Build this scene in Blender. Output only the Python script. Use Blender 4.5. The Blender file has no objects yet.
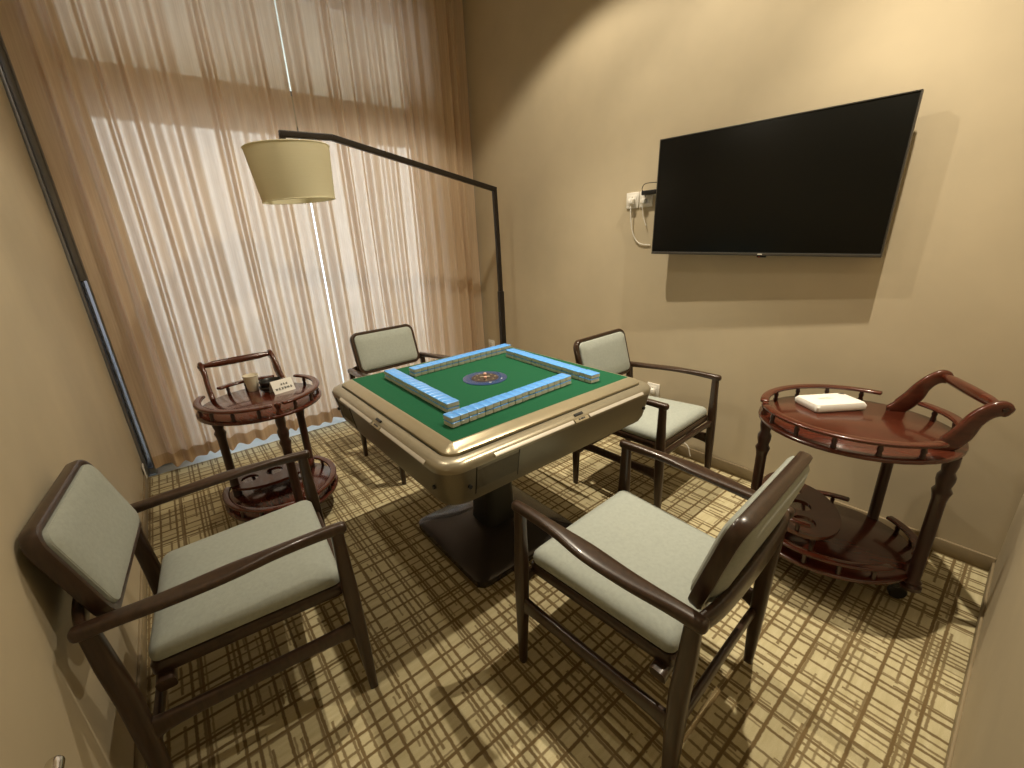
import bpy, bmesh, math, random
from mathutils import Vector, Matrix
random.seed(7)
S = bpy.context.scene
COL = S.collection
PI = math.pi

# ------------------------------------------------------------------ helpers
def link(o, parent=None):
    COL.objects.link(o)
    if parent is not None: o.parent = parent
    return o
def obj(name, bm, mats, parent=None, smooth=40, loc=None, rot=None):
    me = bpy.data.meshes.new(name)
    bmesh.ops.recalc_face_normals(bm, faces=bm.faces)
    bm.to_mesh(me); bm.free()
    if not isinstance(mats, (list, tuple)): mats = [mats]
    for m in mats: me.materials.append(m)
    if smooth is not None:
        me.polygons.foreach_set('use_smooth', [True]*len(me.polygons))
        try: me.set_sharp_from_angle(angle=math.radians(smooth))
        except Exception: pass
    o = bpy.data.objects.new(name, me)
    if loc is not None: o.location = loc
    if rot is not None: o.rotation_euler = rot
    return link(o, parent)
def thing(name, label, cat, loc=(0,0,0), rz=0, group=None):
    o = bpy.data.objects.new(name, None); o.empty_display_size = .1
    o.location = loc; o.rotation_euler = (0,0,rz)
    o['label'] = label; o['category'] = cat
    if group: o['group'] = group
    return link(o)
def tag(o, label, cat, group=None):
    o['label'] = label; o['category'] = cat
    if group: o['group'] = group
    return o
def struct(o): o['kind'] = 'structure'; return o

def add_loops(bm, loops, cap=True, closed=False, mat=0):
    vs = [[bm.verts.new(p) for p in L] for L in loops]
    n = len(vs[0]); fs = []
    rng = range(len(vs) if closed else len(vs)-1)
    for i in rng:
        a, b = vs[i], vs[(i+1) % len(vs)]
        for j in range(n):
            fs.append(bm.faces.new((a[j], a[(j+1)%n], b[(j+1)%n], b[j])))
    if cap and not closed:
        fs.append(bm.faces.new(vs[0][::-1])); fs.append(bm.faces.new(vs[-1]))
    for f in fs: f.material_index = mat
    return fs
def supersec(w, h, n=16, e=4.0):
    out = []
    n = max(n, 20) if n >= 12 else n
    for k in range(n):
        a = 2*PI*(k+.5)/n; c, s = math.cos(a), math.sin(a)
        out.append((math.copysign(abs(c)**(2/e), c)*w/2, math.copysign(abs(s)**(2/e), s)*h/2))
    return out
def catmull(pts, per=6):
    P = [Vector(p) if not isinstance(p, (int, float)) else p for p in pts]
    out = []
    for i in range(len(P)-1):
        p0 = P[i-1] if i > 0 else P[i]*2-P[i+1]
        p3 = P[i+2] if i+2 < len(P) else P[i+1]*2-P[i]
        for k in range(per):
            t = k/per
            out.append(.5*((2*P[i])+(P[i+1]-p0)*t+(2*p0-5*P[i]+4*P[i+1]-p3)*t*t+(-p0+3*P[i]-3*P[i+1]+p3)*t**3))
    out.append(P[-1]); return out
def sweep(bm, pts, ws, hs, up=(0,0,1), n=16, e=4.0, mat=0, round_ends=0.0, closed=False, lat=None):
    """rounded-rectangle section swept along pts; ws lateral widths, hs heights along 'up'."""
    pts = [Vector(p) for p in pts]; up = Vector(up)
    if isinstance(ws, (int, float)): ws = [ws]*len(pts)
    if isinstance(hs, (int, float)): hs = [hs]*len(pts)
    loops = []; N = len(pts)
    def frame(i):
        if closed: t = pts[(i+1)%N]-pts[i-1]
        else: t = pts[min(i+1, N-1)]-pts[max(i-1, 0)]
        t.normalize(); l = t.cross(up)
        if l.length < 1e-6: l = Vector((1,0,0))
        l.normalize(); u = l.cross(t); return t, l, u
    def ring(i, s=1.0, off=0.0):
        t, l, u = frame(i)
        return [pts[i]+t*off+l*(x*s)+u*(y*s) for x, y in supersec(ws[i], hs[i], n, e)]
    if round_ends and not closed:
        r = round_ends
        for a in (80, 55, 28): loops.append(ring(0, 1-(1-math.cos(math.radians(a)))*min(1, 2*r/min(ws[0], hs[0])), -r*math.sin(math.radians(a))))
        loops = [ring(0, 1-(1-math.cos(math.radians(a)))*min(.95, 2*r/min(ws[0], hs[0])), -r*math.sin(math.radians(a))) for a in (80, 55, 28)]
    for i in range(N): loops.append(ring(i))
    if round_ends and not closed:
        r = round_ends
        loops += [ring(N-1, 1-(1-math.cos(math.radians(a)))*min(.95, 2*r/min(ws[-1], hs[-1])), r*math.sin(math.radians(a))) for a in (28, 55, 80)]
    return add_loops(bm, loops, cap=not closed, closed=closed, mat=mat)
def tube(bm, pts, r, n=10, mat=0, **k):
    rs = [2*r]*len(pts) if isinstance(r, (int, float)) else [2*x for x in r]
    d = (Vector(pts[-1])-Vector(pts[0])).normalized()
    up = (0,0,1) if abs(d.z) < .9 else (0,1,0)
    return sweep(bm, pts, rs, rs, up=k.pop('up', up), n=n, e=2.0, mat=mat, **k)
def lathe(bm, prof, c=(0,0,0), n=24, mat=0, axis='z'):
    loops = []
    for r, z in prof:
        L = []
        for k in range(n):
            a = 2*PI*k/n; p = (r*math.cos(a), r*math.sin(a), z)
            if axis == 'x': p = (z, p[0], p[1])
            if axis == 'y': p = (p[0], z, p[1])
            L.append(Vector(c)+Vector(p))
        loops.append(L)
    return add_loops(bm, loops, mat=mat)
def rrect(hx, hy, r, n=6):
    out = []
    for sx, sy, a0 in ((1,1,0), (-1,1,90), (-1,-1,180), (1,-1,270)):
        for k in range(n+1):
            a = math.radians(a0+90*k/n)
            out.append((sx*(hx-r)+r*math.cos(a), sy*(hy-r)+r*math.sin(a)))
    return out
def stack(bm, secs, n=6, mat=0, f=None, cap=True):
    """secs: (hx, hy, r, z) rounded rectangles lofted upwards; f maps local points."""
    loops = []
    for hx, hy, r, z in secs:
        L = [Vector((x, y, z)) for x, y in rrect(hx, hy, min(r, hx*.999, hy*.999), n)]
        loops.append([f(p) for p in L] if f else L)
    return add_loops(bm, loops, mat=mat, cap=cap)
def rbox(bm, c, s, b=.004, mat=0, rz=0, f=None):
    """box with bevelled edges, centre c, size s"""
    M = Matrix.Translation(c) @ Matrix.Rotation(rz, 4, 'Z')
    g = (lambda p: f(M @ p)) if f else (lambda p: M @ p)
    hx, hy, hz = s[0]/2, s[1]/2, s[2]/2; b = min(b, hx*.9, hy*.9, hz*.9)
    q = b*.3
    return stack(bm, [(hx-b, hy-b, b*.5, -hz), (hx-q, hy-q, b*.8, -hz+q), (hx, hy, b, -hz+b), (hx, hy, b, hz-b), (hx-q, hy-q, b*.8, hz-q), (hx-b, hy-b, b*.5, hz)], 3, mat, g)
def B(): return bmesh.new()
def box(name, c, s, m, parent=None, b=.003, **k):
    bm = B(); rbox(bm, c, s, b, **k); return obj(name, bm, m, parent)

# ------------------------------------------------------------------ node materials
class NT:
    def __init__(s, m): s.t = m.node_tree; s.t.nodes.clear()
    def n(s, ty, ins=None, **props):
        d = s.t.nodes.new(ty)
        for k, v in props.items(): setattr(d, k, v)
        for k, v in (ins or {}).items():
            i = d.inputs[k]
            if isinstance(v, bpy.types.NodeSocket): s.t.links.new(v, i)
            else: i.default_value = v
        return d
    def math(s, op, a, b=0.0, c=None):
        ins = {0: a, 1: b}
        if c is not None: ins[2] = c
        return s.n('ShaderNodeMath', ins, operation=op).outputs[0]
    def mix(s, f, a, b):
        d = s.n('ShaderNodeMix', None, data_type='RGBA')
        for i, v in ((0, f), (6, a), (7, b)):
            if isinstance(v, bpy.types.NodeSocket): s.t.links.new(v, d.inputs[i])
            else: d.inputs[i].default_value = v
        return d.outputs[2]
    def out(s, sh): s.n('ShaderNodeOutputMaterial', {'Surface': sh})
def C(r, g, b): return (r, g, b, 1)
def mat(name, col, rough=.5, metal=0, var=.12, scale=12, stretch=(1,1,1), bump=0, bscale=200, coat=0, sheen=0, spec=.5, col2=None):
    m = bpy.data.materials.new(name); m.use_nodes = True; t = NT(m)
    co = t.n('ShaderNodeTexCoord').outputs['Object']
    mp = t.n('ShaderNodeMapping', {'Vector': co, 'Scale': stretch}).outputs[0]
    nz = t.n('ShaderNodeTexNoise', {'Vector': mp, 'Scale': scale, 'Detail': 4.0, 'Roughness': .6}).outputs[0]
    d = col2 if col2 else tuple(c*(1-var) for c in col); l = col if col2 else tuple(min(1, c*(1+var)) for c in col)
    f = t.n('ShaderNodeMapRange', {0: nz, 1: .3, 2: .7}).outputs[0]
    c = t.mix(f, C(*d), C(*l))
    ins = {'Base Color': c, 'Roughness': rough, 'Metallic': metal, 'Coat Weight': coat, 'Coat Roughness': .08, 'Sheen Weight': sheen, 'Specular IOR Level': spec}
    if bump:
        bn = t.n('ShaderNodeTexNoise', {'Vector': co, 'Scale': bscale, 'Detail': 3.0}).outputs[0]
        ins['Normal'] = t.n('ShaderNodeBump', {'Height': bn, 'Strength': bump, 'Distance': .002}).outputs[0]
    t.out(t.n('ShaderNodeBsdfPrincipled', ins).outputs[0]); return m

M = {}
M['wall'] = mat('plaster_beige', (.515,.437,.303), .72, var=.09, scale=1.5, bump=.08, bscale=60)
M['ceiling'] = mat('ceiling_paint', (.62,.56,.45), .8, var=.02)
M['base'] = mat('baseboard_beige', (.27,.21,.125), .5, var=.05)
M['chairwood'] = mat('dark_walnut', (.040,.021,.012), .30, scale=6, stretch=(14,14,2), var=.30, coat=.15)
M['fabric'] = mat('grey_green_fabric', (.345,.372,.332), .92, scale=90, var=.07, bump=.25, bscale=700, sheen=.15)
M['cart'] = mat('mahogany_lacquer', (.078,.017,.008), .22, scale=5, stretch=(10,2,10), var=.30, coat=.4)
M['cartdark'] = mat('dark_mahogany', (.035,.010,.006), .28, scale=6, stretch=(10,10,2), var=.3, coat=.35)
M['champ'] = mat('champagne_plastic', (.34,.30,.215), .30, metal=.5, var=.04, scale=30)
M['champ2'] = mat('champagne_rim', (.40,.345,.23), .28, metal=.45, var=.03, scale=30)
M['champdark'] = mat('champagne_side_panel', (.20,.175,.125), .38, metal=.6, var=.10, scale=350)
M['strip'] = mat('silver_strip', (.62,.58,.50), .35, metal=.4, var=.03)
M['felt'] = mat('green_felt', (.008,.092,.040), .95, var=.10, scale=220, bump=.2, bscale=900, sheen=.05, spec=.15)
M['black'] = mat('black_plastic', (.012,.012,.012), .35, var=.1)
M['lampmetal'] = mat('black_metal', (.018,.013,.010), .4, metal=.3, var=.1)
M['basemetal'] = mat('dark_base_metal', (.050,.042,.040), .25, metal=.4, var=.1)
M['screen'] = mat('tv_screen', (.004,.004,.003), .30, var=.02, spec=.25)
M['bezel'] = mat('tv_bezel', (.10,.095,.085), .35, metal=.7, var=.05)
M['white'] = mat('white_plastic', (.80,.77,.70), .4, var=.02)
M['paper'] = mat('white_paper', (.85,.83,.78), .8, var=.03)
M['cup'] = mat('paper_cup', (.80,.74,.60), .7, var=.03)
M['tile_blue'] = mat('tile_blue', (.12,.40,.95), .3, var=.04, coat=.3)
M['tile_ivory'] = mat('tile_ivory', (.62,.60,.52), .35, var=.05, coat=.2)
M['ring'] = mat('smoky_blue_ring', (.030,.065,.18), .2, var=.15, coat=.6)
M['disc'] = mat('brown_disc', (.06,.045,.042), .3, var=.2, coat=.5)
M['gold'] = mat('pale_gold', (.34,.29,.21), .35, metal=.3)
M['die'] = mat('pink_die', (.75,.45,.36), .35)
M['chrome'] = mat('chrome', (.72,.69,.62), .16, metal=1, var=.03)
M['alu'] = mat('aluminium', (.30,.31,.34), .35, metal=.8, var=.05)
M['red'] = mat('red_lens', (.35,.02,.02), .3)
M['shade'] = None
M['bounce_ground'] = mat('pale_bounce_ground', (.82,.88,.92), .8, var=.1, scale=3)  # pale bluish colour so the ground outside bounces daylight in
M['ink'] = mat('printed_ink', (.05,.05,.05), .7)

def shade_mat():
    m = bpy.data.materials.new('lampshade_linen'); m.use_nodes = True; t = NT(m)
    co = t.n('ShaderNodeTexCoord').outputs['Object']
    nz = t.n('ShaderNodeTexNoise', {'Vector': t.n('ShaderNodeMapping', {'Vector': co, 'Scale': (3,3,160)}).outputs[0], 'Scale': 2.0}).outputs[0]
    c = t.mix(nz, C(.80,.75,.52), C(.86,.81,.60))
    d = t.n('ShaderNodeBsdfDiffuse', {'Color': c}).outputs[0]; tr = t.n('ShaderNodeBsdfTranslucent', {'Color': c}).outputs[0]
    t.out(t.n('ShaderNodeMixShader', {0: .12, 1: d, 2: tr}).outputs[0]); return m
M['shade'] = shade_mat()

def curtain_mat(name, hem=False):
    m = bpy.data.materials.new(name); m.use_nodes = True; t = NT(m)
    co = t.n('ShaderNodeTexCoord').outputs['Object']
    # woven slub streaks down the cloth
    nz = t.n('ShaderNodeTexNoise', {'Vector': t.n('ShaderNodeMapping', {'Vector': co, 'Scale': (130,130,3)}).outputs[0], 'Scale': 1.0, 'Detail': 3.0}).outputs[0]
    f = t.n('ShaderNodeMapRange', {0: nz, 1: .3, 2: .7}).outputs[0]
    c = t.mix(f, C(.52,.36,.21), C(.60,.43,.26)) if hem else t.mix(f, C(.71,.56,.39), C(.81,.66,.48))
    ct = t.mix(f, C(.78,.53,.37), C(.92,.67,.50))
    d = t.n('ShaderNodeBsdfDiffuse', {'Color': c}).outputs[0]; tr = t.n('ShaderNodeBsdfTranslucent', {'Color': ct}).outputs[0]
    b = t.n('ShaderNodeMixShader', {0: .07 if hem else .36, 1: d, 2: tr}).outputs[0]
    if not hem:
        # an open weave: one sees through it where it is met head-on, not along a fold's flank
        lw = t.n('ShaderNodeLayerWeight', {'Blend': .5}).outputs['Facing']
        k = t.math('MULTIPLY', t.math('POWER', t.math('SUBTRACT', 1.0, lw), 4.0), .17)
        b = t.n('ShaderNodeMixShader', {0: k, 1: b, 2: t.n('ShaderNodeBsdfTransparent', {'Color': C(1,.84,.70)}).outputs[0]}).outputs[0]
    t.out(b); return m
M['curtain'] = curtain_mat('sheer_linen_curtain'); M['hem'] = curtain_mat('curtain_hem', True)

def glass_mat(name='window_glass', tint=(.92,.96,.97)):
    m = bpy.data.materials.new(name); m.use_nodes = True; t = NT(m)
    fr = t.n('ShaderNodeFresnel', {'IOR': 1.45}).outputs[0]
    a = t.n('ShaderNodeBsdfTransparent', {'Color': C(*tint)}).outputs[0]; g = t.n('ShaderNodeBsdfGlossy', {'Roughness': .02}).outputs[0]
    t.out(t.n('ShaderNodeMixShader', {0: fr, 1: a, 2: g}).outputs[0]); return m
M['glass'] = glass_mat(); M['tint'] = glass_mat('tinted_glass', (.30,.29,.29))

def carpet_mat():
    m = bpy.data.materials.new('plaid_carpet'); m.use_nodes = True; t = NT(m)
    co = t.n('ShaderNodeTexCoord').outputs['Object']
    wob = t.n('ShaderNodeTexNoise', {'Vector': co, 'Scale': 70.0, 'Detail': 2.0}).outputs[0]
    sp = t.n('ShaderNodeSeparateXYZ', {0: co})
    w = t.math('MULTIPLY', t.math('SUBTRACT', wob, .5), .005)
    x = t.math('ADD', sp.outputs[0], w); y = t.math('ADD', sp.outputs[1], w)
    def layer(u, v, pitch, width, prob, seg, brk, seed, soft=.0018):
        q = t.math('ADD', t.math('DIVIDE', u, pitch), seed)
        iu = t.math('FLOOR', q); fr = t.math('FRACT', q)
        wn = t.n('ShaderNodeTexWhiteNoise', {'W': t.math('ADD', iu, seed*3.7)}, noise_dimensions='1D')
        r1 = wn.outputs[0]; sc = t.n('ShaderNodeSeparateColor', {0: wn.outputs[1]})
        on = t.math('LESS_THAN', sc.outputs[1], prob)
        c = t.math('ADD', t.math('MULTIPLY', r1, .56), .22)
        sg = t.math('FLOOR', t.math('ADD', t.math('DIVIDE', v, seg), t.math('MULTIPLY', sc.outputs[2], 37.0)))
        r2 = t.n('ShaderNodeTexWhiteNoise', {'Vector': t.n('ShaderNodeCombineXYZ', {0: iu, 1: sg, 2: seed}).outputs[0]}, noise_dimensions='3D').outputs[0]
        on2 = t.math('GREATER_THAN', r2, brk)
        d = t.math('MULTIPLY', t.math('ABSOLUTE', t.math('SUBTRACT', fr, c)), pitch)
        pf = t.n('ShaderNodeMapRange', {0: d, 1: width*.5+soft, 2: width*.5-soft}, interpolation_type='SMOOTHSTEP').outputs[0]
        return t.math('MULTIPLY', t.math('MULTIPLY', on, on2), pf)
    L = [layer(y, x, .068, .0098, .97, .9, .03, 3.3), layer(y, x, .047, .0075, .85, .15, .33, 11.1), layer(y, x, .038, .0055, .45, .07, .45, 5.9),
         layer(x, y, .052, .0090, .95, .5, .08, 7.7), layer(x, y, .037, .0078, .90, .12, .30, 19.4), layer(x, y, .030, .0055, .55, .06, .45, 29.2)]
    k = L[0]
    for a, g in ((L[1], .85), (L[2], .7), (L[3], .95), (L[4], .85), (L[5], .7)): k = t.math('MAXIMUM', k, t.math('MULTIPLY', a, g))
    pile = t.n('ShaderNodeTexNoise', {'Vector': co, 'Scale': 420.0, 'Detail': 2.0}).outputs[0]
    st = t.n('ShaderNodeTexNoise', {'Vector': t.n('ShaderNodeMapping', {'Vector': co, 'Scale': (10,60,1)}).outputs[0], 'Scale': 1.0, 'Detail': 3.0}).outputs[0]
    base = t.mix(st, C(.47,.40,.21), C(.80,.72,.48))
    base = t.mix(t.math('MULTIPLY', pile, .55), base, C(.30,.25,.13))
    c = t.mix(t.math('MULTIPLY', k, .92), base, C(.135,.082,.030))
    bp = t.n('ShaderNodeBump', {'Height': pile, 'Strength': .35, 'Distance': .003}).outputs[0]
    t.out(t.n('ShaderNodeBsdfPrincipled', {'Base Color': c, 'Roughness': .95, 'Specular IOR Level': .1, 'Normal': bp, 'Sheen Weight': .1}).outputs[0]); return m
M['carpet'] = carpet_mat()

# ------------------------------------------------------------------ the room
XL, XR, YN, YW, H = -1.322, 1.303, -1.532, 1.91, 3.10
T = .12
def plainbox(name, a, b, m):
    bm = B(); bmesh.ops.create_cube(bm, size=1)
    for v in bm.verts: v.co = Vector([(a[i]+b[i])/2+v.co[i]*(b[i]-a[i]) for i in range(3)])
    return obj(name, bm, m, smooth=None)
struct(plainbox('floor', (XL-T, YN-T, -.08), (XR+T, YW-.035, 0), M['carpet']))
struct(plainbox('ceiling', (XL-T, YN-T, H), (XR+T, YW+.32, H+.1), M['ceiling']))
struct(plainbox('wall_left', (XL-T, YN-T, 0), (XL, YW+.32, H), M['wall']))
struct(plainbox('wall_right', (XR, YN-T, 0), (XR+T, YW+.32, H), M['wall']))
struct(plainbox('wall_near', (XL-T, YN-T, 0), (XR+T, YN, H), M['wall']))
# window wall: piers, transom band and head round the glazed opening
bm = B()
def cub(bm, a, b):
    r = bmesh.ops.create_cube(bm, size=1)
    for v in r['verts']: v.co = Vector([(a[i]+b[i])/2+v.co[i]*(b[i]-a[i]) for i in range(3)])
cub(bm, (-1.278, YW+.10, 0), (-1.10, YW+.32, H)); cub(bm, (0.93, YW+.14, 0), (XR, YW+.32, H))
cub(bm, (-1.10, YW+.14, 2.10), (.93, YW+.32, 2.28)); cub(bm, (-1.10, YW+.14, 2.90), (.93, YW+.32, H))
cub(bm, (XL, YW+.05, 1.2), (-1.278, YW+.32, H))
struct(obj('wall_window', bm, M['wall'], smooth=None))
win = struct(bpy.data.objects.new('window_1', None)); link(win); win.location = (0, YW+.20, 0)
bm = B()
for x0, x1, z0, z1 in ((-1.10,-1.05,0,2.10), (.88,.93,0,2.10), (-1.10,.93,-.03,.004), (-1.10,.93,2.05,2.10), (-1.10,.93,2.28,2.32), (-1.10,.93,2.86,2.90), (-1.10,-1.05,2.28,2.90), (.88,.93,2.28,2.90)):
    rbox(bm, ((x0+x1)/2, 0, (z0+z1)/2), (x1-x0, .05, z1-z0), .003)
obj('frame', bm, M['alu'], win)
bm = B(); cub(bm, (-1.05, -.003, .008), (.88, .003, 2.05)); obj('pane', bm, M['glass'], win, None)
bm = B(); cub(bm, (-1.05, -.003, 2.32), (.88, .003, 2.86)); obj('pane', bm, M['glass'], win, None)
jb = B(); rbox(jb, (XL+.008, YW-.004, 1.52), (.016, .05, 3.04), .004); rbox(jb, (-1.272, YW+.002, 1.52), (.012, .04, 3.04), .003); rbox(jb, (-1.290, YW+.02, .02), (.032, .05, .04), .004); rbox(jb, (-1.290, YW+.02, 2.12), (.034, .04, 1.84), .004)
struct(obj('trim_1', jb, M['alu']))
bm = B(); cub(bm, (-1.309, YW+.016, .04), (-1.274, YW+.022, 1.20)); struct(obj('window_2', bm, M['tint'], smooth=None))
bm = B(); cub(bm, (-4.5, YW+.32, 2.93), (4.5, YW+3.0, 3.06)); struct(obj('sky_block_slab', bm, M['ceiling'], smooth=None))  # unseen slab added to block sky and dim the upper panes
bm = B(); cub(bm, (-6, YW-.035, -.10), (6, 9, -.012)); struct(obj('ground', bm, M['bounce_ground'], smooth=None))  # added ground, run in under the curtains to brighten their lower gap
# skirting
def skirt(name, a, b):
    bm = B(); c = [(a[i]+b[i])/2 for i in range(3)]; rbox(bm, c, [b[i]-a[i] for i in range(3)], .004); return struct(obj(name, bm, M['base']))
skirt('baseboard_right', (XR-.012, YN, 0), (XR+.001, YW-.0, .065))
skirt('baseboard_left', (XL-.001, YN, 0), (XL+.010, YW-.05, .065))
skirt('baseboard_near', (XL, YN-.001, 0), (XR-.012, YN+.008, .05))

# ------------------------------------------------------------------ curtains
def curtain(x0, x1, seed, label, amp_edges):
    rnd = random.Random(seed)
    xs = []; x = x0
    # irregular gathered folds
    knots = [x0]
    while knots[-1] < x1-.03: knots.append(knots[-1]+rnd.choice((rnd.uniform(.018,.032), rnd.uniform(.030,.050), rnd.uniform(.050,.085))))
    knots[-1] = x1
    amps = [rnd.uniform(.010, .036)*(1 if i % 2 else -1) for i in range(len(knots))]
    amps[0] = amps[-1] = .004
    drift = [rnd.uniform(-.010, .010) for _ in knots]
    def f(x, z):
        for i in range(len(knots)-1):
            if x <= knots[i+1]+1e-9: break
        u = (x-knots[i])/(knots[i+1]-knots[i]); s = u*u*(3-2*u)
        k = .75+.25*min(1, max(0, (3.0-z)/2.2))
        return (amps[i]*(1-s)+amps[i+1]*s)*k + .006*math.sin(5*x+1.7*z+seed)
    def g(x, z):
        return x + (.010*math.sin(2.1*z+7*x+seed))*max(0, 1-z/3.0)*math.sin(PI*(x-x0)/(x1-x0))
    nx = int((x1-x0)/.0042)
    X = [x0+(x1-x0)*i/nx for i in range(nx+1)]
    def sheet(zs, yoff, low=False):
        bm = B(); rows = []
        for z in zs:
            row = []
            for x in X:
                zz = z
                if low and z == zs[0]: zz = z+.006*math.sin(23*x+seed)+.003*math.sin(61*x)+.18*f(x, z)
                row.append(bm.verts.new((g(x, z), 1.835+f(x, z)+yoff, zz)))
            rows.append(row)
        for a, b in zip(rows, rows[1:]):
            for i in range(nx): bm.faces.new((a[i], a[i+1], b[i+1], b[i]))
        return bm
    n = 26
    o = obj('curtain', sheet([.135+(3.10-.135)*k/n for k in range(n+1)], 0), M['curtain'], smooth=180)
    tag(o, label, 'curtain', 'curtain pair over the window')
    obj('hem', sheet([.056, .085, .11, .136], -.0006, True), M['hem'], o, smooth=180)
    return o
curtain(-1.264, -.0595, 5, 'left sheer beige curtain panel hanging beside the left wall behind the small trolley', None)
curtain(-.051, 1.285, 11, 'right sheer beige curtain panel hanging behind the arc lamp pole up to the television wall', None)

# ------------------------------------------------------------------ mahjong table
tb = thing('mahjong_table', 'automatic mahjong table with green felt top and champagne body on dark pedestal', 'table')
bm = B(); stack(bm, [(.44,.44,.06,.578), (.476,.476,.066,.587), (.486,.486,.07,.608), (.500,.500,.072,.690), (.503,.503,.072,.708)], 8, cap=True)
obj('lower_housing', bm, M['champdark'], tb)
bm = B(); stack(bm, [(.5035,.5035,.072,.708), (.5045,.5045,.072,.722), (.499,.499,.07,.732), (.486,.486,.066,.738), (.472,.472,.06,.7425), (.466,.466,.055,.741), (.464,.464,.05,.730)], 8)
obj('body_shell', bm, M['champ'], tb)
bm = B()
L = []
for h, z, r in ((.458,.735,.034), (.4615,.742,.036), (.4605,.749,.036), (.455,.7535,.034), (.441,.7590,.028), (.428,.7640,.012), (.4215,.7665,.006), (.4190,.7660,.004), (.4185,.745,.004)):
    L.append([Vector((x, y, z)) for x, y in rrect(h, h, r, 6)])
add_loops(bm, L, closed=True); obj('rim', bm, M['champ2'], tb)
bm = B(); stack(bm, [(.419,.419,.004,.745), (.419,.419,.004,.7662)], 2); obj('felt_top', bm, M['felt'], tb)
# black ring filling the gap under the rim
bm = B(); L = [[Vector((x, y, z)) for x, y in rrect(h, h, .04, 6)] for h, z in ((.4575,.730), (.4655,.730), (.4655,.7405), (.4575,.7405))]
add_loops(bm, L, closed=True); obj('gap_ring', bm, M['black'], tb)
for k in range(4):
    R = Matrix.Rotation(k*PI/2, 4, 'Z')
    f = lambda p, R=R: R @ p
    # pale strip along the shoulder of each side, in two lengths with a latch between
    for x0, x1 in ((-.33, .005), (.085, .40)):
        bm = B(); n = 8
        pts = [Vector((x0+(x1-x0)*i/n, -.5030, .7235)) for i in range(n+1)]
        sweep(bm, [R @ p for p in pts], .017, .005, up=R.to_3x3() @ Vector((0,-.62,.78)), n=12)
        obj('shoulder_strip', bm, M['strip'], tb)
    bm = B(); sweep(bm, [R @ Vector((x, -.5030, .7238)) for x in (.012, .078)], .020, .004, up=R.to_3x3() @ Vector((0,-.62,.78)), n=12)
    lt = obj('latch', bm, M['champ2'], tb)
    bm = B(); sweep(bm, [R @ Vector((x, -.4915, .7385)) for x in (.022, .062)], .010, .004, up=R.to_3x3() @ Vector((0,-.5,.86)), n=8); obj('latch_recess', bm, M['black'], lt)
    bm = B()
    for x, wd in ((.034,.006), (.044,.004), (.050,.006), (.058,.004)):
        sweep(bm, [R @ Vector((x-wd/2, -.5048, .7250)), R @ Vector((x+wd/2, -.5048, .7250))], .006, .003, up=R.to_3x3() @ Vector((0,-.62,.78)), n=8)
    obj('printed_mark', bm, M['ink'], lt)
    # seams and the grille panel of the side
    for x in (-.395, -.235):
        bm = B()
        for z0, z1, y0, y1 in ((.600,.616,-.4790,-.4878), (.616,.708,-.4878,-.5038)):
            sweep(bm, [R @ Vector((x, y0, z0)), R @ Vector((x, y1, z1))], .0022, .003, up=R.to_3x3() @ Vector((0,-1,0)), n=8)
        obj('panel_seam', bm, M['black'], tb)
    bm = B()
    for i in range(36):
        x = -.39+.0043*i
        sweep(bm, [R @ Vector((x, -.4905, .628)), R @ Vector((x+.002, -.5020, .697))], .0022, .0016, up=R.to_3x3() @ Vector((0,-1,0)), n=6)
    obj('speaker_grille', bm, M['champdark'], tb)
    for kx in (-.418, .425):
        bm = B(); lathe(bm, [(.001,-.512), (.0065,-.512), (.0065,-.494), (.001,-.494)], n=14, axis='y', c=(0,0,0))
        for v in bm.verts: v.co = R @ (v.co+Vector((kx, .012, .650)))
        obj('keyhole', bm, M['black'], tb)
# centre dice well
bm = B(); lathe(bm, [(.001,.766), (.094,.766), (.094,.7685), (.088,.7702), (.061,.7702), (.059,.768), (.001,.768)], n=40)
cd = obj('dice_ring', bm, M['ring'], tb)
bm = B(); lathe(bm, [(.001,.7682), (.0585,.7682), (.057,.7705), (.040,.7712), (.001,.7712)], n=36); obj('dice_plate', bm, M['disc'], cd)
bm = B(); rbox(bm, (0,0,.773), (.042,.016,.004), .003, rz=-.6); obj('control_badge', bm, M['gold'], cd)
for a, d in ((.9,.024), (-2.1,.026)):
    bm = B(); rbox(bm, (d*math.cos(a), d*math.sin(a), .777), (.013,.013,.012), .003, rz=a); obj('die', bm, M['die'], cd)
for k in range(8):
    a = k*PI/4+.3
    bm = B(); lathe(bm, [(.001,.771), (.0045,.771), (.0035,.7735), (.001,.774)], (.043*math.cos(a), .043*math.sin(a), 0), 10); obj('button', bm, M['gold'], cd)
for a in (-1.9, -1.0):
    bm = B(); rbox(bm, (.075*math.cos(a), .075*math.sin(a), .7708), (.010,.004,.002), .0008, rz=a+PI/2); obj('ring_mark', bm, M['white'], cd)
# pedestal
bm = B(); stack(bm, [(.10,.10,.035,.59), (.088,.088,.035,.55), (.075,.075,.033,.30), (.078,.078,.035,.13), (.086,.086,.04,.06)], 6); obj('column', bm, M['black'], tb)
bm = B(); stack(bm, [(.272,.272,.045,0), (.277,.277,.05,.012), (.277,.277,.05,.034), (.262,.262,.05,.046), (.13,.13,.05,.082), (.11,.11,.045,.088)], 7); obj('pedestal_base', bm, M['basemetal'], tb)

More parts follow.
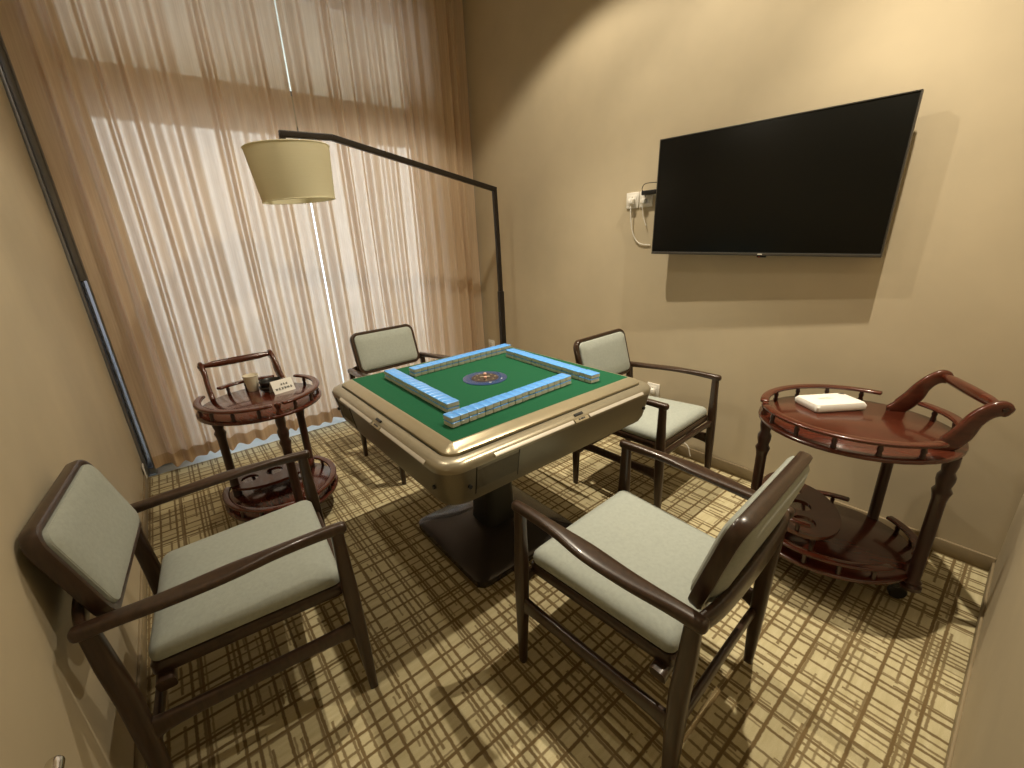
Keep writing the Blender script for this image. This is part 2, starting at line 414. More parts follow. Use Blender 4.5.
# mahjong tiles: four walls, two courses of seventeen
TW, TL, TH = .0333, .050, .0178
bm = B()
stack(bm, [(TW/2-.003, TL/2-.003, .002, 0), (TW/2-.0002, TL/2-.0002, .003, .0025), (TW/2-.0002, TL/2-.0002, .003, TH*.84)], 3, mat=0)
stack(bm, [(TW/2-.0002, TL/2-.0002, .003, TH*.84), (TW/2-.0002, TL/2-.0002, .003, TH-.0016), (TW/2-.002, TL/2-.002, .002, TH)], 3, mat=1)
tile0 = obj('mahjong_tile', bm, [M['tile_ivory'], M['tile_blue']])
ORD = ['first','second','third','fourth','fifth','sixth','seventh','eighth','ninth','tenth','eleventh','twelfth','thirteenth','fourteenth','fifteenth','sixteenth','seventeenth']
walls = [('near wall', (-.372,-.316), (.198,-.287), 'from the left end'),
         ('television-side wall', (.273,-.370), (.300,.205), 'from the near end'),
         ('curtain-side wall', (-.207,.262), (.360,.290), 'from the left end'),
         ('left-hand wall', (-.294,-.225), (-.283,.322), 'from the near end')]
rt = random.Random(3); first = True
for wn, a, b, how in walls:
    a = Vector((*a, 0)); b = Vector((*b, 0)); d = (b-a); ln = d.length; d.normalize(); an = math.atan2(d.y, d.x)
    nrm = Vector((-d.y, d.x, 0))
    for lv in (0, 1):
        for i in range(17):
            o = tile0 if first else tile0.copy()
            if not first: link(o)
            first = False
            p = a+d*(ln*(i+.5)/17)+nrm*rt.uniform(-.0012, .0012)
            if how == 'from the near end' and i < 2 and 'left-hand' not in wn and lv == 1: p += nrm*-.0035
            o.location = (p.x, p.y, .7663+lv*(TH+.0002)); o.rotation_euler = (0, 0, an)
            tag(o, f'{"top" if lv else "bottom"} row mahjong tile, {ORD[i]} {how} of the {wn}', 'mahjong tile', 'mahjong tiles in four walls on the green felt')

# ------------------------------------------------------------------ armchairs
D = .508
def tapered(bm, pts, ws, hs, **k): sweep(bm, pts, ws, hs, up=(0,1,0), n=16, e=3.4, **k)
def make_chair(label):
    t = thing('armchair', label, 'chair', group='dark wood armchairs around the mahjong table')
    W1, W2 = .264, .2555
    y0 = D/2
    for s in (-1, 1):
        bm = B(); tapered(bm, [(s*(W1-.001), y0+.012, 0), (s*W1, y0+.008, .12), (s*W1, y0+.004, .24), (s*W1, y0, .40), (s*W1, y0-.002, .50), (s*W1, y0-.003, .596)], [.022,.028,.033,.034,.030,.028], [.024,.032,.040,.042,.036,.032])
        obj('leg', bm, M['chairwood'], t)
    for s in (-1, 1):
        bm = B(); tapered(bm, [(s*(W2+.002), -y0+.014, 0), (s*(W2+.001), -y0+.014, .10), (s*W2, -y0+.014, .22), (s*W2, -y0+.012, .36), (s*W2, -y0+.004, .48), (s*W2, -y0, .575)], [.022,.027,.032,.032,.030,.028], [.026,.034,.042,.044,.040,.034])
        obj('leg', bm, M['chairwood'], t)
    for s in (-1, 1):
        bm = B()
        P = catmull([(s*W1, y0+.012, .600), (s*(W1+.001), y0-.06, .602), (s*(W1+.004), y0-.15, .602), (s*(W1+.007), y0-.25, .598), (s*(W1+.004), y0-.36, .590), (s*(W2+.004), y0-.46, .584), (s*W2, -y0-.016, .580)], 10)
        w = catmull([Vector((a,b,0)) for a, b in ((.030,.030), (.032,.028), (.040,.025), (.058,.022), (.050,.024), (.038,.029), (.034,.032))], 10)
        sweep(bm, P, [v.x for v in w], [v.y for v in w], n=32, e=2.8, round_ends=.012)
        obj('armrest', bm, M['chairwood'], t)
    # curved rail joining the arms behind the backrest
    bm = B()
    P = catmull([(-W2-.006, -y0-.006, .572), (-.17, -y0-.024, .580), (0, -y0-.030, .586), (.17, -y0-.024, .580), (W2+.006, -y0-.006, .572)], 5)
    sweep(bm, P, .022, [.040+.020*math.sin(PI*i/(len(P)-1)) for i in range(len(P))], n=16, e=3.2, round_ends=.006); obj('back_rail', bm, M['chairwood'], t)
    # backrest: wooden hoop with a padded panel, leaning back
    tilt = math.radians(15.5); zb, zt, yb = .550, .806, y0-.476
    hh = (zt-zb)/math.cos(tilt)/2
    def bf(p):  # local (x across, y up the panel, z out to the sitter)
        u = p.y+hh
        return Vector((p.x, yb-u*math.sin(tilt)+p.z*math.cos(tilt) + .20*p.x*p.x, zb+u*math.cos(tilt)+p.z*math.sin(tilt)))
    bw = .219
    bm = B(); LL = []
    for ins, z in ((.004,-.027), (0,-.021), (0,-.003), (.003,.003), (.010,.005), (.018,.003), (.020,-.006), (.020,-.021), (.015,-.027)):
        LL.append([bf(Vector((x, y, z))) for x, y in rrect(bw-ins, hh-ins, .048-ins*.8, 8)])
    add_loops(bm, LL, closed=True); obj('backrest_frame', bm, M['chairwood'], t)
    bm = B(); secs = []
    for ins, z in ((.060,-.040), (.030,-.034), (.0215,-.026), (.0205,-.012), (.0195,.004), (.022,.011), (.032,.017), (.070,.022), (.11,.023)):
        secs.append((bw-ins, hh-ins, max(.01, .034-ins*.25), z))
    stack(bm, secs, 8, f=bf); pad = obj('backrest_pad', bm, M['fabric'], t)
    bm = B(); pp = [bf(Vector((x, y, .0075))) for x, y in rrect(bw-.0225, hh-.0225, .030, 8)]
    sweep(bm, pp, .005, .005, up=(0,1,.3), n=8, e=2, closed=True); obj('piping', bm, M['fabric'], pad)
    # spacers from rail to backrest
    for s in (-1, 1):
        bm = B(); sweep(bm, [(s*.15, -y0-.030, .585), (s*.15, -y0+.010, .592)], .03, .022, n=10); obj('back_bracket', bm, M['chairwood'], t)
    # seat frame and cushion (wider in front)
    def trap(hf, hr, yf, yr, z, r=.02, n=4):
        pts = []
        for cx, cy, a0 in ((hf, yf, 0), (-hf, yf, 90), (-hr, yr, 180), (hr, yr, 270)):
            sx = 1 if cx > 0 else -1; sy = 1 if a0 < 180 else -1
            for k in range(n+1):
                a = math.radians(a0+90*k/n)
                pts.append(Vector((cx-sx*r+r*math.cos(a), cy-sy*r+r*math.sin(a), z+.030*(cy-sy*r+r*math.sin(a)))))
        return pts
    bm = B()
    add_loops(bm, [trap(.236,.214,y0-.010,-y0+.055,.358), trap(.240,.218,y0-.006,-y0+.050,.363), trap(.240,.218,y0-.006,-y0+.050,.387), trap(.236,.214,y0-.010,-y0+.055,.393)])
    obj('seat_frame', bm, M['chairwood'], t)
    bm = B()
    SL = [(.012,.391), (.003,.398), (.001,.408), (.003,.422), (.011,.434), (.032,.443), (.08,.448), (.15,.450)]
    add_loops(bm, [trap(.238-i, .216-i, y0-.008-i, -y0+.052+i, z, max(.006,.024-i*.1), 5) for i, z in SL])
    obj('seat_cushion', bm, M['fabric'], t)
    # cross bearers from leg to leg carrying the seat
    for yy, wz, w in ((y0, .352, W1), (-y0+.075, .342, W2)):
        bm = B(); P = catmull([(-w, yy, wz-.012), (-w+.05, yy, wz-.002), (0, yy, wz+.004), (w-.05, yy, wz-.002), (w, yy, wz-.012)], 4)
        hs = catmull([Vector((.07,0,0)), Vector((.034,0,0)), Vector((.026,0,0)), Vector((.034,0,0)), Vector((.07,0,0))], 4)
        if yy > 0: sweep(bm, P, .022, [v.x*.72 for v in hs], n=12)
        else: sweep(bm, [Vector((p.x*.93, p.y, p.z+.008)) for p in P], .04, [v.x*.45+.012 for v in hs], n=12)
        obj('seat_bearer', bm, M['chairwood'], t)
    # side stretchers, swelling where they meet the legs
    for s in (-1, 1):
        bm = B(); P = catmull([(s*W1, y0+.003, .252), (s*(W1-.001), y0-.05, .254), (s*(W1-.004), 0, .256), (s*(W2+.001), -y0+.075, .254), (s*W2, -y0+.016, .246)], 5)
        hs = catmull([Vector((x,0,0)) for x in (.078,.048,.040,.046,.074)], 5)
        sweep(bm, P, .022, [v.x for v in hs], n=14, e=3.4); obj('side_stretcher', bm, M['chairwood'], t)
    bm = B(); sweep(bm, catmull([(-W2, -y0+.024, .205), (-.15, -y0+.024, .212), (0, -y0+.024, .214), (.15, -y0+.024, .212), (W2, -y0+.024, .205)], 4), .020, .036, n=12, e=3.4); obj('rear_stretcher', bm, M['chairwood'], t)
    return t
def kids(o): return [c for c in bpy.data.objects if c.parent == o]
def copy_tree(o, parent=None):
    c = o.copy(); link(c)
    if parent is not None: c.parent = parent
    for ch in kids(o): copy_tree(ch, c)
    return c
poses = [(-.0696,-.598,.050, 'dark wood armchair in the foreground with its back to the right-hand trolley, seen from behind'),
         (-.736,-.090,-1.655, 'dark wood armchair at the left with its back against the left wall'),
         (.870,-.462,3.195, 'dark wood armchair between the mahjong table and the television wall'),
         (.115,.712,3.215, 'dark wood armchair beyond the table in front of the curtains')]
ch0 = make_chair(poses[0][3])
chairs = [ch0]+[copy_tree(ch0) for _ in poses[1:]]
for o, (x, y, a, lb) in zip(chairs, poses):
    o.location = (x+math.sin(a)*D/2, y-math.cos(a)*D/2, 0); o.rotation_euler = (0,0,a); o['label'] = lb

# ------------------------------------------------------------------ tea trolleys
def oval(a, b, z, t0=0, t1=360, n=40, ins=0):
    """t measured from the nose (+y) towards +x"""
    return [Vector(((b-ins)*math.sin(math.radians(t0+(t1-t0)*k/n)), (a-ins)*math.cos(math.radians(t0+(t1-t0)*k/n)), z)) for k in range(n+1)]
LEGP = [(.030,0), (.030,.012), (.022,.02), (.026,.03), (.019,.04), (.019,.36), (.022,.38), (.026,.395), (.019,.41), (.024,.435), (.024,.45), (.017,.465), (.021,.49), (.021,.52)]
def trolley_casters(t, sa, lx, ly):
    # casters
    for q in ((0, sa-.055), (lx-.045, ly+.02), (-lx+.045, ly+.02)):
        bm = B(); lathe(bm, [(.012,.122), (.012,.085), (.018,.075), (.020,.060), (.014,.052)], (q[0], q[1], 0), 14)
        c = obj('caster', bm, M['black'], t)
        bm = B(); lathe(bm, [(.004,-.012), (.024,-.012), (.028,-.008), (.028,.008), (.024,.012), (.004,.012)], (q[0], q[1]-.012, .028), 20, axis='x'); obj('caster_wheel', bm, M['black'], c)
    return t
def make_trolley(label, loc, rz, halfmoon_side, a, b, sa, sb, lx, ly, hy, zz):
    t = thing('tea_trolley', label, 'trolley', loc, rz, 'wooden tea trolleys')
    zt, zs = .621, .130
    def board(name, z, m, a, b):
        bm = B(); add_loops(bm, [oval(a,b,z-.008,ins=.006)[:-1], oval(a,b,z-.006,ins=.001)[:-1], oval(a,b,z-.002,ins=0)[:-1], oval(a,b,z+.004,ins=.001)[:-1], oval(a,b,z+.008,ins=.006)[:-1]])
        return obj(name, bm, m, t)
    top = board('tray_top', zt, M['cart'], a, b); sh = board('lower_shelf', zs, M['cart'], sa, sb)
    def gallery(z, segs, par, a, b):
        for t0, t1 in segs:
            bm = B(); P = oval(a, b, z+.053, t0, t1, 20, .016 if t0 != 150 else .020); sweep(bm, P, .031 if t0 != 150 else .036, .014, n=12, e=3.2, round_ends=.006)
            r = obj('gallery_rail', bm, M['cart'], par)
            k = max(2, round((t1-t0)/22))
            for i in range(k):
                q = oval(a, b, 0, t0+(t1-t0)*(i+.5)/k, 360, 1, .016)[0]
                bm = B(); lathe(bm, [(.0075,z+.006), (.009,z+.013), (.0065,z+.022), (.009,z+.032), (.0065,z+.042), (.008,z+.049)], (q.x, q.y, 0), 12); obj('spindle', bm, M['cartdark'], par)
    gallery(zt, [(6, 122), (150, 210), (238, 354)], top, a, b)
    gallery(zs, [(6, 118), (152, 208), (242, 354)], sh, sa, sb)
    # legs: one at the nose, two by the handle
    for q in ((0, a-.030), (lx, ly), (-lx, ly)):
        bm = B(); lathe(bm, [(r, .092+z*(zt-.008-.092)/.52) for r, z in LEGP], (q[0], q[1], 0), 20); obj('leg', bm, M['cartdark'], t)
    bm = B(); lathe(bm, [(.012,zt+.006), (.014,zt+.014), (.008,zt+.026), (.011,zt+.040), (.014,zt+.048), (.011,zt+.058), (.001,zt+.062)], (0, a-.016, 0), 16); obj('finial', bm, M['cart'], top)
    # handle: two S-curved brackets and a turned bar
    hb, zh = .160, .785
    hd = None
    for s in (-1, 1):
        bm = B()
        P = catmull([(s*(hb+.006), hy+.125, zt+.016), (s*(hb+.005), hy+.095, zt+.028), (s*(hb+.003), hy+.066, zt+.066), (s*hb, hy+.046, zt+.112), (s*hb, hy+.022, zh-.022), (s*hb, hy-.004, zh-.008), (s*hb, hy-.020, zh-.016)], 6)
        hs = catmull([Vector((x,0,0)) for x in (.026,.058,.060,.050,.046,.050,.040)], 6)
        sweep(bm, P, .024, [v.x for v in hs], n=14, e=3, round_ends=.010); h = obj('handle_bracket', bm, M['cart'], t)
        bm = B(); lathe(bm, [(.001,-.0145), (.007,-.0145), (.007,.0145), (.001,.0145)], (s*hb, hy-.008, zh-.008), 12, axis='x'); obj('dowel_end', bm, M['cartdark'], h)
    bm = B(); lathe(bm, [(.012,-hb+.004), (.013,-hb+.03), (.017,-.10), (.0185,0), (.017,.10), (.013,hb-.03), (.012,hb-.004)], (0, hy-.006, zh-.006), 18, axis='x'); obj('handle_bar', bm, M['cart'], t)
    # raised half-moon bottle holder with round holes on the lower shelf
    s0 = 1 if halfmoon_side > 0 else -1
    bm = B()
    out = [Vector((.205*math.sin(x), s0*(.115+.135*math.cos(x)), 0)) for x in [2*PI*k/40 for k in range(40)]]
    holes = [(-.115, s0*.120), (.0, s0*.110), (.115, s0*.120)]
    # board = outline minus holes, built by triangulated fill on both faces
    for z in (zz, zz+.014):
        es = []
        def ringv(pts):
            vs = [bm.verts.new((p[0], p[1], z)) for p in pts]
            for i in range(len(vs)): es.append(bm.edges.new((vs[i], vs[(i+1)%len(vs)])))
        ringv([(p.x, p.y) for p in out])
        for hx, hy2 in holes: ringv([(hx+.040*math.cos(2*PI*k/20), hy2+.040*math.sin(2*PI*k/20)) for k in range(20)])
        bmesh.ops.triangle_fill(bm, use_beauty=True, use_dissolve=False, edges=es)
    bm.verts.ensure_lookup_table()
    n = len(bm.verts)//2; counts = [40, 20, 20, 20]; o0 = 0
    for c in counts:
        for i in range(c):
            j = (i+1) % c
            bm.faces.new((bm.verts[o0+i], bm.verts[o0+j], bm.verts[n+o0+j], bm.verts[n+o0+i]))
        o0 += c
    hm = obj('bottle_holder', bm, M['cart'], t)
    for x, y in ((-.175, s0*.10), (.175, s0*.10), (0, s0*.225)):
        bm = B(); lathe(bm, [(.008,zs+.006), (.010,zs+.02), (.007,zs+.035), (.010,zz-.008), (.008,zz+.002)], (x, y, 0), 12); obj('spindle', bm, M['cartdark'], hm)
    if s0 < 0: return trolley_casters(t, sa, lx, ly)
    bm = B(); P = [Vector((.192*math.sin(x), s0*(.115+.122*math.cos(x)), zz+.050)) for x in [math.radians(-85+170*k/16) for k in range(17)]]
    sweep(bm, P, .024, .012, n=12, e=3.2, round_ends=.005); obj('gallery_rail', bm, M['cart'], hm)
    for k in (-50, -17, 17, 50):
        q = Vector((.192*math.sin(math.radians(k*1.4)), .115+.122*math.cos(math.radians(k*1.4)), 0))
        bm = B(); lathe(bm, [(.006,zz+.012), (.008,zz+.022), (.006,zz+.046)], (q.x, s0*q.y, 0), 12); obj('spindle', bm, M['cartdark'], hm)
    return trolley_casters(t, sa, lx, ly)
TR = (.885, -1.076, .53); TLc = (-.722, .868, 3.236)
make_trolley('mahogany oval tea trolley at the right below the television holding a white tissue pack', (TR[0], TR[1], 0), TR[2], 1, .303, .288, .285, .257, .178, -.212, -.290, .235)
make_trolley('mahogany oval tea trolley at the left in front of the curtains holding a paper cup', (TLc[0], TLc[1], 0), TLc[2], -1, .278, .266, .290, .262, .185, -.110, -.315, .185)
ZT = .6293
# tissue pack on the right trolley
bm = B(); stack(bm, [(.099,.060,.012,0), (.104,.066,.014,.006), (.104,.067,.014,.019), (.100,.062,.02,.029), (.08,.045,.02,.033), (.03,.01,.008,.0345)], 6)
for v in bm.verts: v.co.z += .0025*math.sin(41*v.co.x+17*v.co.y)*(v.co.z > .01)
tp = obj('tissue_pack', bm, M['paper'], loc=(1.005, -.968, ZT), rot=(0,0,-.62)); tag(tp, 'white soft pack of tissues lying on the right trolley top', 'tissues')
bm = B(); rbox(bm, (.076, .040, .0312), (.022,.012,.002), .0008); obj('printed_mark', bm, M['ink'], tp)
bm = B()
for s in (-1, 1): sweep(bm, [(-.05, s*.004, .0348), (0, s*.006, .0354), (.05, s*.003, .0348)], .003, .0015, n=6)
obj('tear_flap', bm, M['paper'], tp)
# items on the left trolley
bm = B(); lathe(bm, [(.024,0), (.0245,.001), (.0345,.078), (.0365,.079), (.0368,.082), (.0345,.083), (.0328,.079), (.023,.006), (.001,.006)], n=28)
tag(obj('paper_cup', bm, M['cup'], loc=(-.724, 1.075, ZT)), 'cream paper cup standing on the left trolley', 'cup')
def ashtray(z, loc, lab):
    bm = B(); lathe(bm, [(.001,0), (.040,0), (.050,.006), (.054,.022), (.051,.025), (.047,.022), (.043,.010), (.001,.008)], n=28)
    o = obj('ashtray', bm, M['black'], loc=loc)
    for k in range(3):
        a = k*2.1+.4
        b2 = B(); sweep(b2, [Vector((.045*math.cos(a), .045*math.sin(a), .0262)), Vector((.055*math.cos(a), .055*math.sin(a), .0262))], .010, .004, n=8); obj('cigarette_rest', b2, M['black'], o)
    return tag(o, lab, 'ashtray', 'black ashtrays stacked on the left trolley')
ashtray(0, (-.650, 1.018, ZT), 'black round ashtray at the bottom of the stack beside the paper cup')
ashtray(0, (-.647, 1.020, ZT+.0265), 'black round ashtray on top of the stack beside the paper cup')
sg = thing('tent_sign', 'small white folded tent sign with dark lettering on the left trolley', 'sign', (-.612, .945, ZT), .24)
def tent(s):
    bm = B(); h, w = .062, .105
    P = [Vector((-w/2, s*.030, 0)), Vector((w/2, s*.030, 0)), Vector((w/2, s*.001, h)), Vector((-w/2, s*.001, h))]
    Q = [p-Vector((0, s*.0012, 0)) for p in P]
    add_loops(bm, [P, Q]); return bm
pf = obj('front_panel', tent(-1), M['paper'], sg, None); obj('rear_panel', tent(1), M['paper'], sg, None)
rc = random.Random(9)
bm = B()
def glyph(cx, zc, w, h):
    def at(u, v):
        z = zc+v; return Vector((cx+u, -.030+.029*z/.062-.0012, z))
    for k in range(3):
        v = -h/2+h*(k+.5)/3+rc.uniform(-.0008,.0008); l = w*rc.uniform(.6, 1)/2
        sweep(bm, [at(-l, v), at(l, v)], .0012, .0016, up=(0,-.9,.43), n=6)
    for k in range(2):
        u = rc.uniform(-w/2, w/2)*.8; l = h*rc.uniform(.5, 1)/2
        sweep(bm, [at(u, -l), at(u, l)], .0016, .0012, up=(0,-.9,.43), n=6)
for i in range(3): glyph(-.006+.013*i, .040, .010, .010)
for i in range(6): glyph(-.036+.0145*i, .021, .012, .012)
obj('lettering', bm, M['ink'], pf)

# ------------------------------------------------------------------ arc floor lamp
lp = thing('arc_floor_lamp', 'tall black arc floor lamp with cream drum shade reaching over in front of the curtains', 'floor lamp', (1.10, 1.30, 0))
bm = B(); stack(bm, [(.15,.15,.01,0), (.152,.152,.012,.004), (.152,.152,.012,.022), (.148,.148,.01,.026)], 4); obj('base_plate', bm, M['lampmetal'], lp)
bm = B(); sweep(bm, [(0,0,.024), (.0,0,.93)], .040, .040, up=(0,1,0), n=12, e=8); obj('lower_pole', bm, M['lampmetal'], lp)
bm = B(); sweep(bm, [(0,0,.92), (-.004,0,1.30), (-.012,0,1.665)], .030, .030, up=(0,1,0), n=12, e=8); obj('upper_pole', bm, M['lampmetal'], lp)
bm = B()
tip = Vector((-1.415, -.05, 1.880)); bend = Vector((-1.15, -.04, 1.889)); top = Vector((-.012, 0, 1.668))
sweep(bm, [top+(top-bend).normalized()*.011, bend], .032, .032, n=12, e=8); sweep(bm, [bend, tip], .032, .032, n=12, e=8)
sweep(bm, [tip+Vector((.010,0,0)), tip+Vector((.010,0,-.09))], .028, .028, up=(0,1,0), n=12, e=8); obj('arm', bm, M['lampmetal'], lp)
bm = B(); lathe(bm, [(.207,0), (.207,.002), (.181,-.255), (.179,-.255), (.179,-.253), (.2048,-.001)], n=56)
f = bm.faces[:]  # open drum: drop the caps
for q in f:
    if len(q.verts) > 10: bm.faces.remove(q)
vs = bm.verts[:]
sd = obj('lamp_shade', bm, M['shade'], lp, smooth=60, loc=(-1.392, -.05, 1.818), rot=(.0, -.055, 0))
for z, r in ((.0,.207), (-.255,.181)):
    bm = B(); sweep(bm, [Vector((r*math.cos(2*PI*k/56), r*math.sin(2*PI*k/56), z)) for k in range(56)], .005, .006, n=8, e=2, closed=True)
    obj('shade_trim', bm, M['shade'], sd)
bm = B()
for k in range(3): tube(bm, [Vector((0,0,-.02)), Vector((.203*math.cos(k*2.094+.3), .203*math.sin(k*2.094+.3), -.005))], .0025, 6)
tube(bm, [Vector((0,0,.02)), Vector((0,0,-.07))], .016, 12); obj('lamp_holder', bm, M['lampmetal'], sd)
bm = B(); lathe(bm, [(.001,-.17), (.018,-.165), (.030,-.14), (.026,-.11), (.013,-.075), (.013,-.065)], n=18); obj('bulb', bm, M['white'], sd)

# ------------------------------------------------------------------ television
yaw = .045; roll = .0173
tv = thing('television', 'black flat screen television mounted high on the right-hand wall', 'television', (1.219, -.484, 1.480), 0)
TWd, THt = 1.001, .5634
# local frame: u along the wall (towards the curtain), w up, d out into the room
cy, sy = math.cos(yaw), math.sin(yaw)
cr, sr = math.cos(roll), math.sin(roll)
def tvp(u, w, d):
    u, w = u*cr-w*sr, u*sr+w*cr
    return Vector((-d*cy-u*sy, u*cy-d*sy, w))
def tvbox(bm, u0, u1, w0, w1, d0, d1, b=.003, mat=0):
    def f(p): return tvp(p.x, p.y, p.z)
    rbox(bm, ((u0+u1)/2, (w0+w1)/2, (d0+d1)/2), (u1-u0, w1-w0, d1-d0), b, mat, f=f)
hu, hw = TWd/2, THt/2
bm = B(); tvbox(bm, -hu, hu, -hw, hw, -.018, .0, .003); obj('back_shell', bm, M['black'], tv)
bm = B(); tvbox(bm, -hu+.004, hu-.004, -hw+.016, hw-.005, -.002, .0012, .0008); obj('screen', bm, M['screen'], tv)
bm = B()
tvbox(bm, -hu, hu, -hw, -hw+.013, -.006, .005, .002); tvbox(bm, -hu, -hu+.005, -hw, hw, -.006, .003, .001); tvbox(bm, hu-.005, hu, -hw, hw, -.006, .003, .001); tvbox(bm, -hu, hu, hw-.005, hw, -.006, .003, .001)
bz = obj('bezel', bm, M['bezel'], tv)
bm = B(); tvbox(bm, -.07, -.05, -hw+.004, -hw+.009, .004, .0062, .0006); obj('printed_mark', bm, M['white'], bz)
bm = B(); tvbox(bm, -.085, -.045, -hw-.008, -hw+.001, -.012, -.002, .002); s1 = obj('sensor_bump', bm, M['black'], tv)
bm = B(); tvbox(bm, -.060, -.052, -hw-.009, -hw-.003, -.006, -.0015, .001); obj('indicator', bm, M['red'], s1)
bm = B(); tvbox(bm, -hu+.02, hu-.03, -hw+.01, .10, -.045, -.016, .008); obj('rear_housing', bm, M['black'], tv)
bm = B(); tvbox(bm, -.12, .12, -.12, .08, -.052, -.044, .002); obj('mount_plate', bm, M['black'], tv)
bm = B()
c0 = tvp(0, -.02, -.05); wallx = XR-tv.location.x
sweep(bm, [c0, Vector((wallx-.03, .10, -.02)), Vector((wallx-.004, .02, -.02))], .03, .05, n=10)
rbox(bm, (wallx-.004, .02, -.02), (.008,.12,.22), .003); obj('wall_bracket', bm, M['black'], tv)

# sockets and cables
def socket(name, y, z, lab, s=.086, group=None):
    t = thing(name, lab, 'socket', (XR, y, z), 0, group)
    bm = B(); rbox(bm, (-.0045, 0, 0), (.010, s, s), .003); obj('cover_plate', bm, M['white'], t)
    bm = B(); rbox(bm, (-.0105, 0, 0), (.004, s*.62, s*.62), .002); rk = obj('socket_face', bm, M['white'], t)
    bm = B()
    for yy, zz, ang in ((-.010,-.010,.5), (.010,-.010,-.5), (0,.014,1.57)):
        bmq = rbox(bm, (-.0128, yy, zz), (.001,.003,.011), .0004)
    obj('socket_slot', bm, M['ink'], rk); return t
grp = 'wall sockets left of the television'
so = socket('wall_socket', .236, 1.503, 'white wall socket left of the television, the one farther from the screen', group=grp)
socket('wall_socket', .145, 1.503, 'white wall socket left of the television, half hidden by the screen edge', group=grp)
bm = B(); rbox(bm, (0,0,0), (.030,.034,.030), .006)
pl = tag(obj('power_plug', bm, M['white'], loc=(XR-.0268, .232, 1.497)), 'white plug with hanging cable in the far wall socket', 'plug', 'plugs in the sockets by the television')
bm = B(); tube(bm, catmull([(-.004, .0, -.014), (-.004, -.002, -.05), (.004, -.004, -.12), (.012, -.02, -.19), (.018, -.06, -.235), (.020, -.13, -.245)], 5), .0032, 8); obj('cable', bm, M['white'], pl)
bm = B(); rbox(bm, (0,0,0), (.036,.095,.024), .005)
ad = tag(obj('power_adapter', bm, M['black'], loc=(XR-.0295, .105, 1.533)), 'black adapter sticking out of the socket at the screen edge', 'adapter')
bm = B(); tube(bm, catmull([(0,.044,.006), (-.004,.052,.022), (.0,.040,.046), (.006,.0,.050), (.010,-.05,.046)], 5), .002, 6); obj('cable', bm, M['black'], ad)
bm = B(); rbox(bm, (0,0,0), (.028,.032,.026), .006)
p2 = tag(obj('power_plug', bm, M['white'], loc=(XR-.0258, .150, 1.490)), 'white plug under the black adapter at the screen edge', 'plug', 'plugs in the sockets by the television')
bm = B(); tube(bm, catmull([(-.004,0,-.012), (-.002,.0,-.04), (.004,-.006,-.09), (.010,-.02,-.13)], 5), .003, 8); obj('cable', bm, M['white'], p2)
socket('low_wall_socket', 1.738, .392, 'small white socket low on the wall just beyond the table corner near the curtain')
lo = socket('low_wall_socket', .015, .375, 'white socket low on the wall behind the table corner beside the armchair')
bm = B(); rbox(bm, (0,0,0), (.030,.034,.034), .006)
p3 = tag(obj('power_plug', bm, M['white'], loc=(XR-.0268, .012, .372)), 'white plug in the low socket with thin cable down to the skirting', 'plug')
bm = B(); tube(bm, catmull([(-.004,0,-.014), (-.002,-.03,-.09), (.006,-.10,-.19), (.004,-.20,-.262), (-.004,-.27,-.28), (-.012,-.30,-.34)], 6), .003, 8); obj('cable', bm, M['white'], p3)
# lever on the left wall, cut by the lower left corner of the picture
lv = thing('lever_handle', 'chrome lever handle low on the left wall at the picture corner', 'handle', (XL, -.715, .578))
bm = B(); lathe(bm, [(.026,0), (.026,.006), (.022,.009), (.011,.010), (.011,.045), (.001,.047)], n=20, axis='x'); obj('rose', bm, M['chrome'], lv)
bm = B(); tube(bm, catmull([(.040,.0,.0), (.044,.02,0), (.046,.06,-.002), (.044,.115,-.006)], 5), .0115, 12, round_ends=.006); obj('lever', bm, M['chrome'], lv)
# small cover plate with a dark slot at the foot of the left wall by the window
bm = B(); rbox(bm, (XL+.011, 1.78, .085), (.006,.05,.085), .002); o = obj('cover_plate', bm, M['white']); tag(o, 'small wall plate with dark slot at the foot of the left wall by the window', 'plate')
bm = B(); rbox(bm, (XL+.0145, 1.78, .085), (.002,.012,.055), .0008); obj('slot', bm, M['ink'], o)

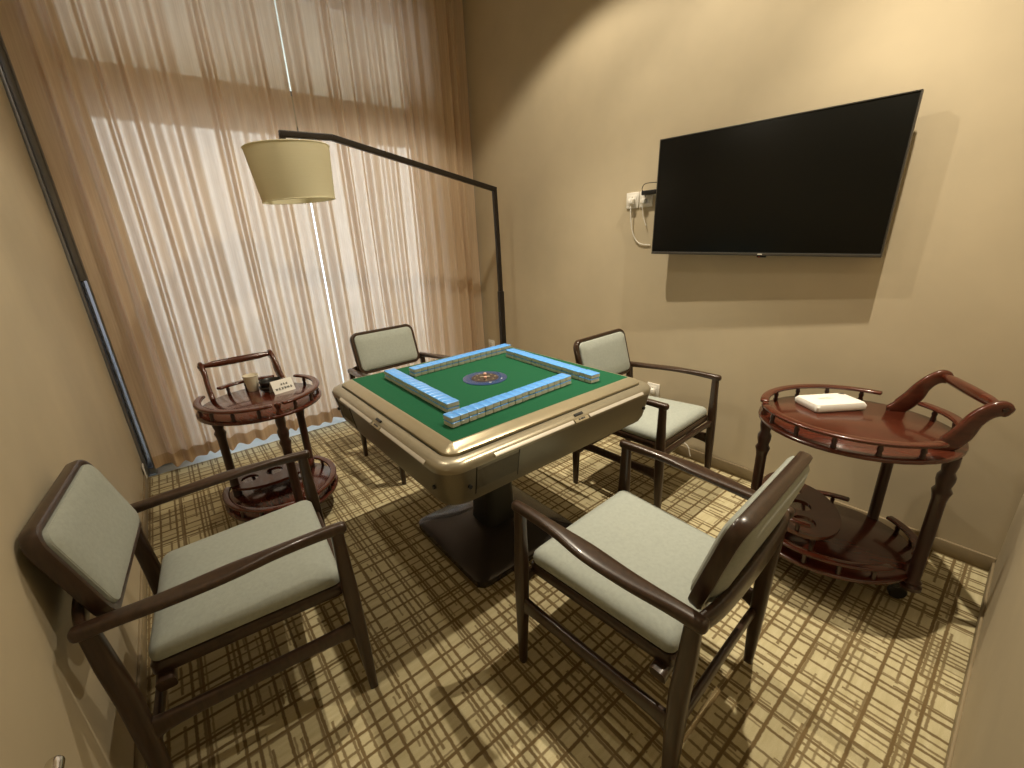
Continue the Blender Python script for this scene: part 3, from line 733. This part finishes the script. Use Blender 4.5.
# ------------------------------------------------------------------ light
def spot(name, loc, e, size, blend, col, rad=.03, aim=None):
    l = bpy.data.lights.new(name, 'SPOT'); l.energy = e; l.spot_size = math.radians(size); l.spot_blend = blend; l.color = col; l.shadow_soft_size = rad
    o = bpy.data.objects.new(name, l); o.location = loc; link(o)
    if aim is not None:
        o.rotation_euler = (Vector(aim)-Vector(loc)).to_track_quat('-Z', 'Y').to_euler()
    return o
WARM = (1.0, .88, .68)
for lx_, ly_ in ((.45, .34), (.78, -1.0)):
    spot('downlight_or_fill', (lx_, ly_, 3.06), 62, 121, .25, WARM, .02)
    spot('ceiling_downlight_core', (lx_, ly_, 3.06), 175, 74, 1.0, WARM, .02)
spot('downlight_or_fill', (-.70, .55, 3.06), 38, 150, 1.0, WARM, .04)  # added fill light to lift the left wall and curtains, no fitting there

w = bpy.data.worlds.new('sky'); S.world = w; w.use_nodes = True
nt = w.node_tree; nt.nodes.clear()
bg = nt.nodes.new('ShaderNodeBackground'); bg.inputs[0].default_value = (.80,.90,1.0,1); bg.inputs[1].default_value = 3.1
wo = nt.nodes.new('ShaderNodeOutputWorld'); nt.links.new(bg.outputs[0], wo.inputs[0])
pl_ = bpy.data.lights.new('window_portal', 'AREA'); pl_.shape = 'RECTANGLE'; pl_.size = 2.6; pl_.size_y = 3.0; pl_.cycles.is_portal = True
po = bpy.data.objects.new('window_portal', pl_); po.location = (0, YW+.36, 1.5); po.rotation_euler = (-PI/2, 0, 0); link(po)

# ------------------------------------------------------------------ camera
cam = bpy.data.cameras.new('camera'); cam.sensor_width = 36; cam.lens = 424.389/1024*36; cam.clip_start = .02
co = bpy.data.objects.new('camera', cam); link(co); S.camera = co
yw, pt, rl = .90141, -.32993, -.044278
fw = Vector((math.cos(pt)*math.cos(yw), math.cos(pt)*math.sin(yw), math.sin(pt)))
rr = Vector((math.sin(yw), -math.cos(yw), 0)); uu = rr.cross(fw)
r2 = rr*math.cos(rl)+uu*math.sin(rl); u2 = -rr*math.sin(rl)+uu*math.cos(rl)
Mx = Matrix((r2, u2, -fw)).transposed().to_4x4(); Mx.translation = (-.97285, -1.41208, 1.32109)
co.matrix_world = Mx

vs_ = S.view_settings; vs_.view_transform = 'Standard'; vs_.look = 'None'; vs_.gamma = 1; vs_.exposure = .12; vs_.use_curve_mapping = False
S.cycles.use_denoising = True
S.cycles.max_bounces = 8; S.cycles.transparent_max_bounces = 12
S.cycles.sample_clamp_indirect = 6
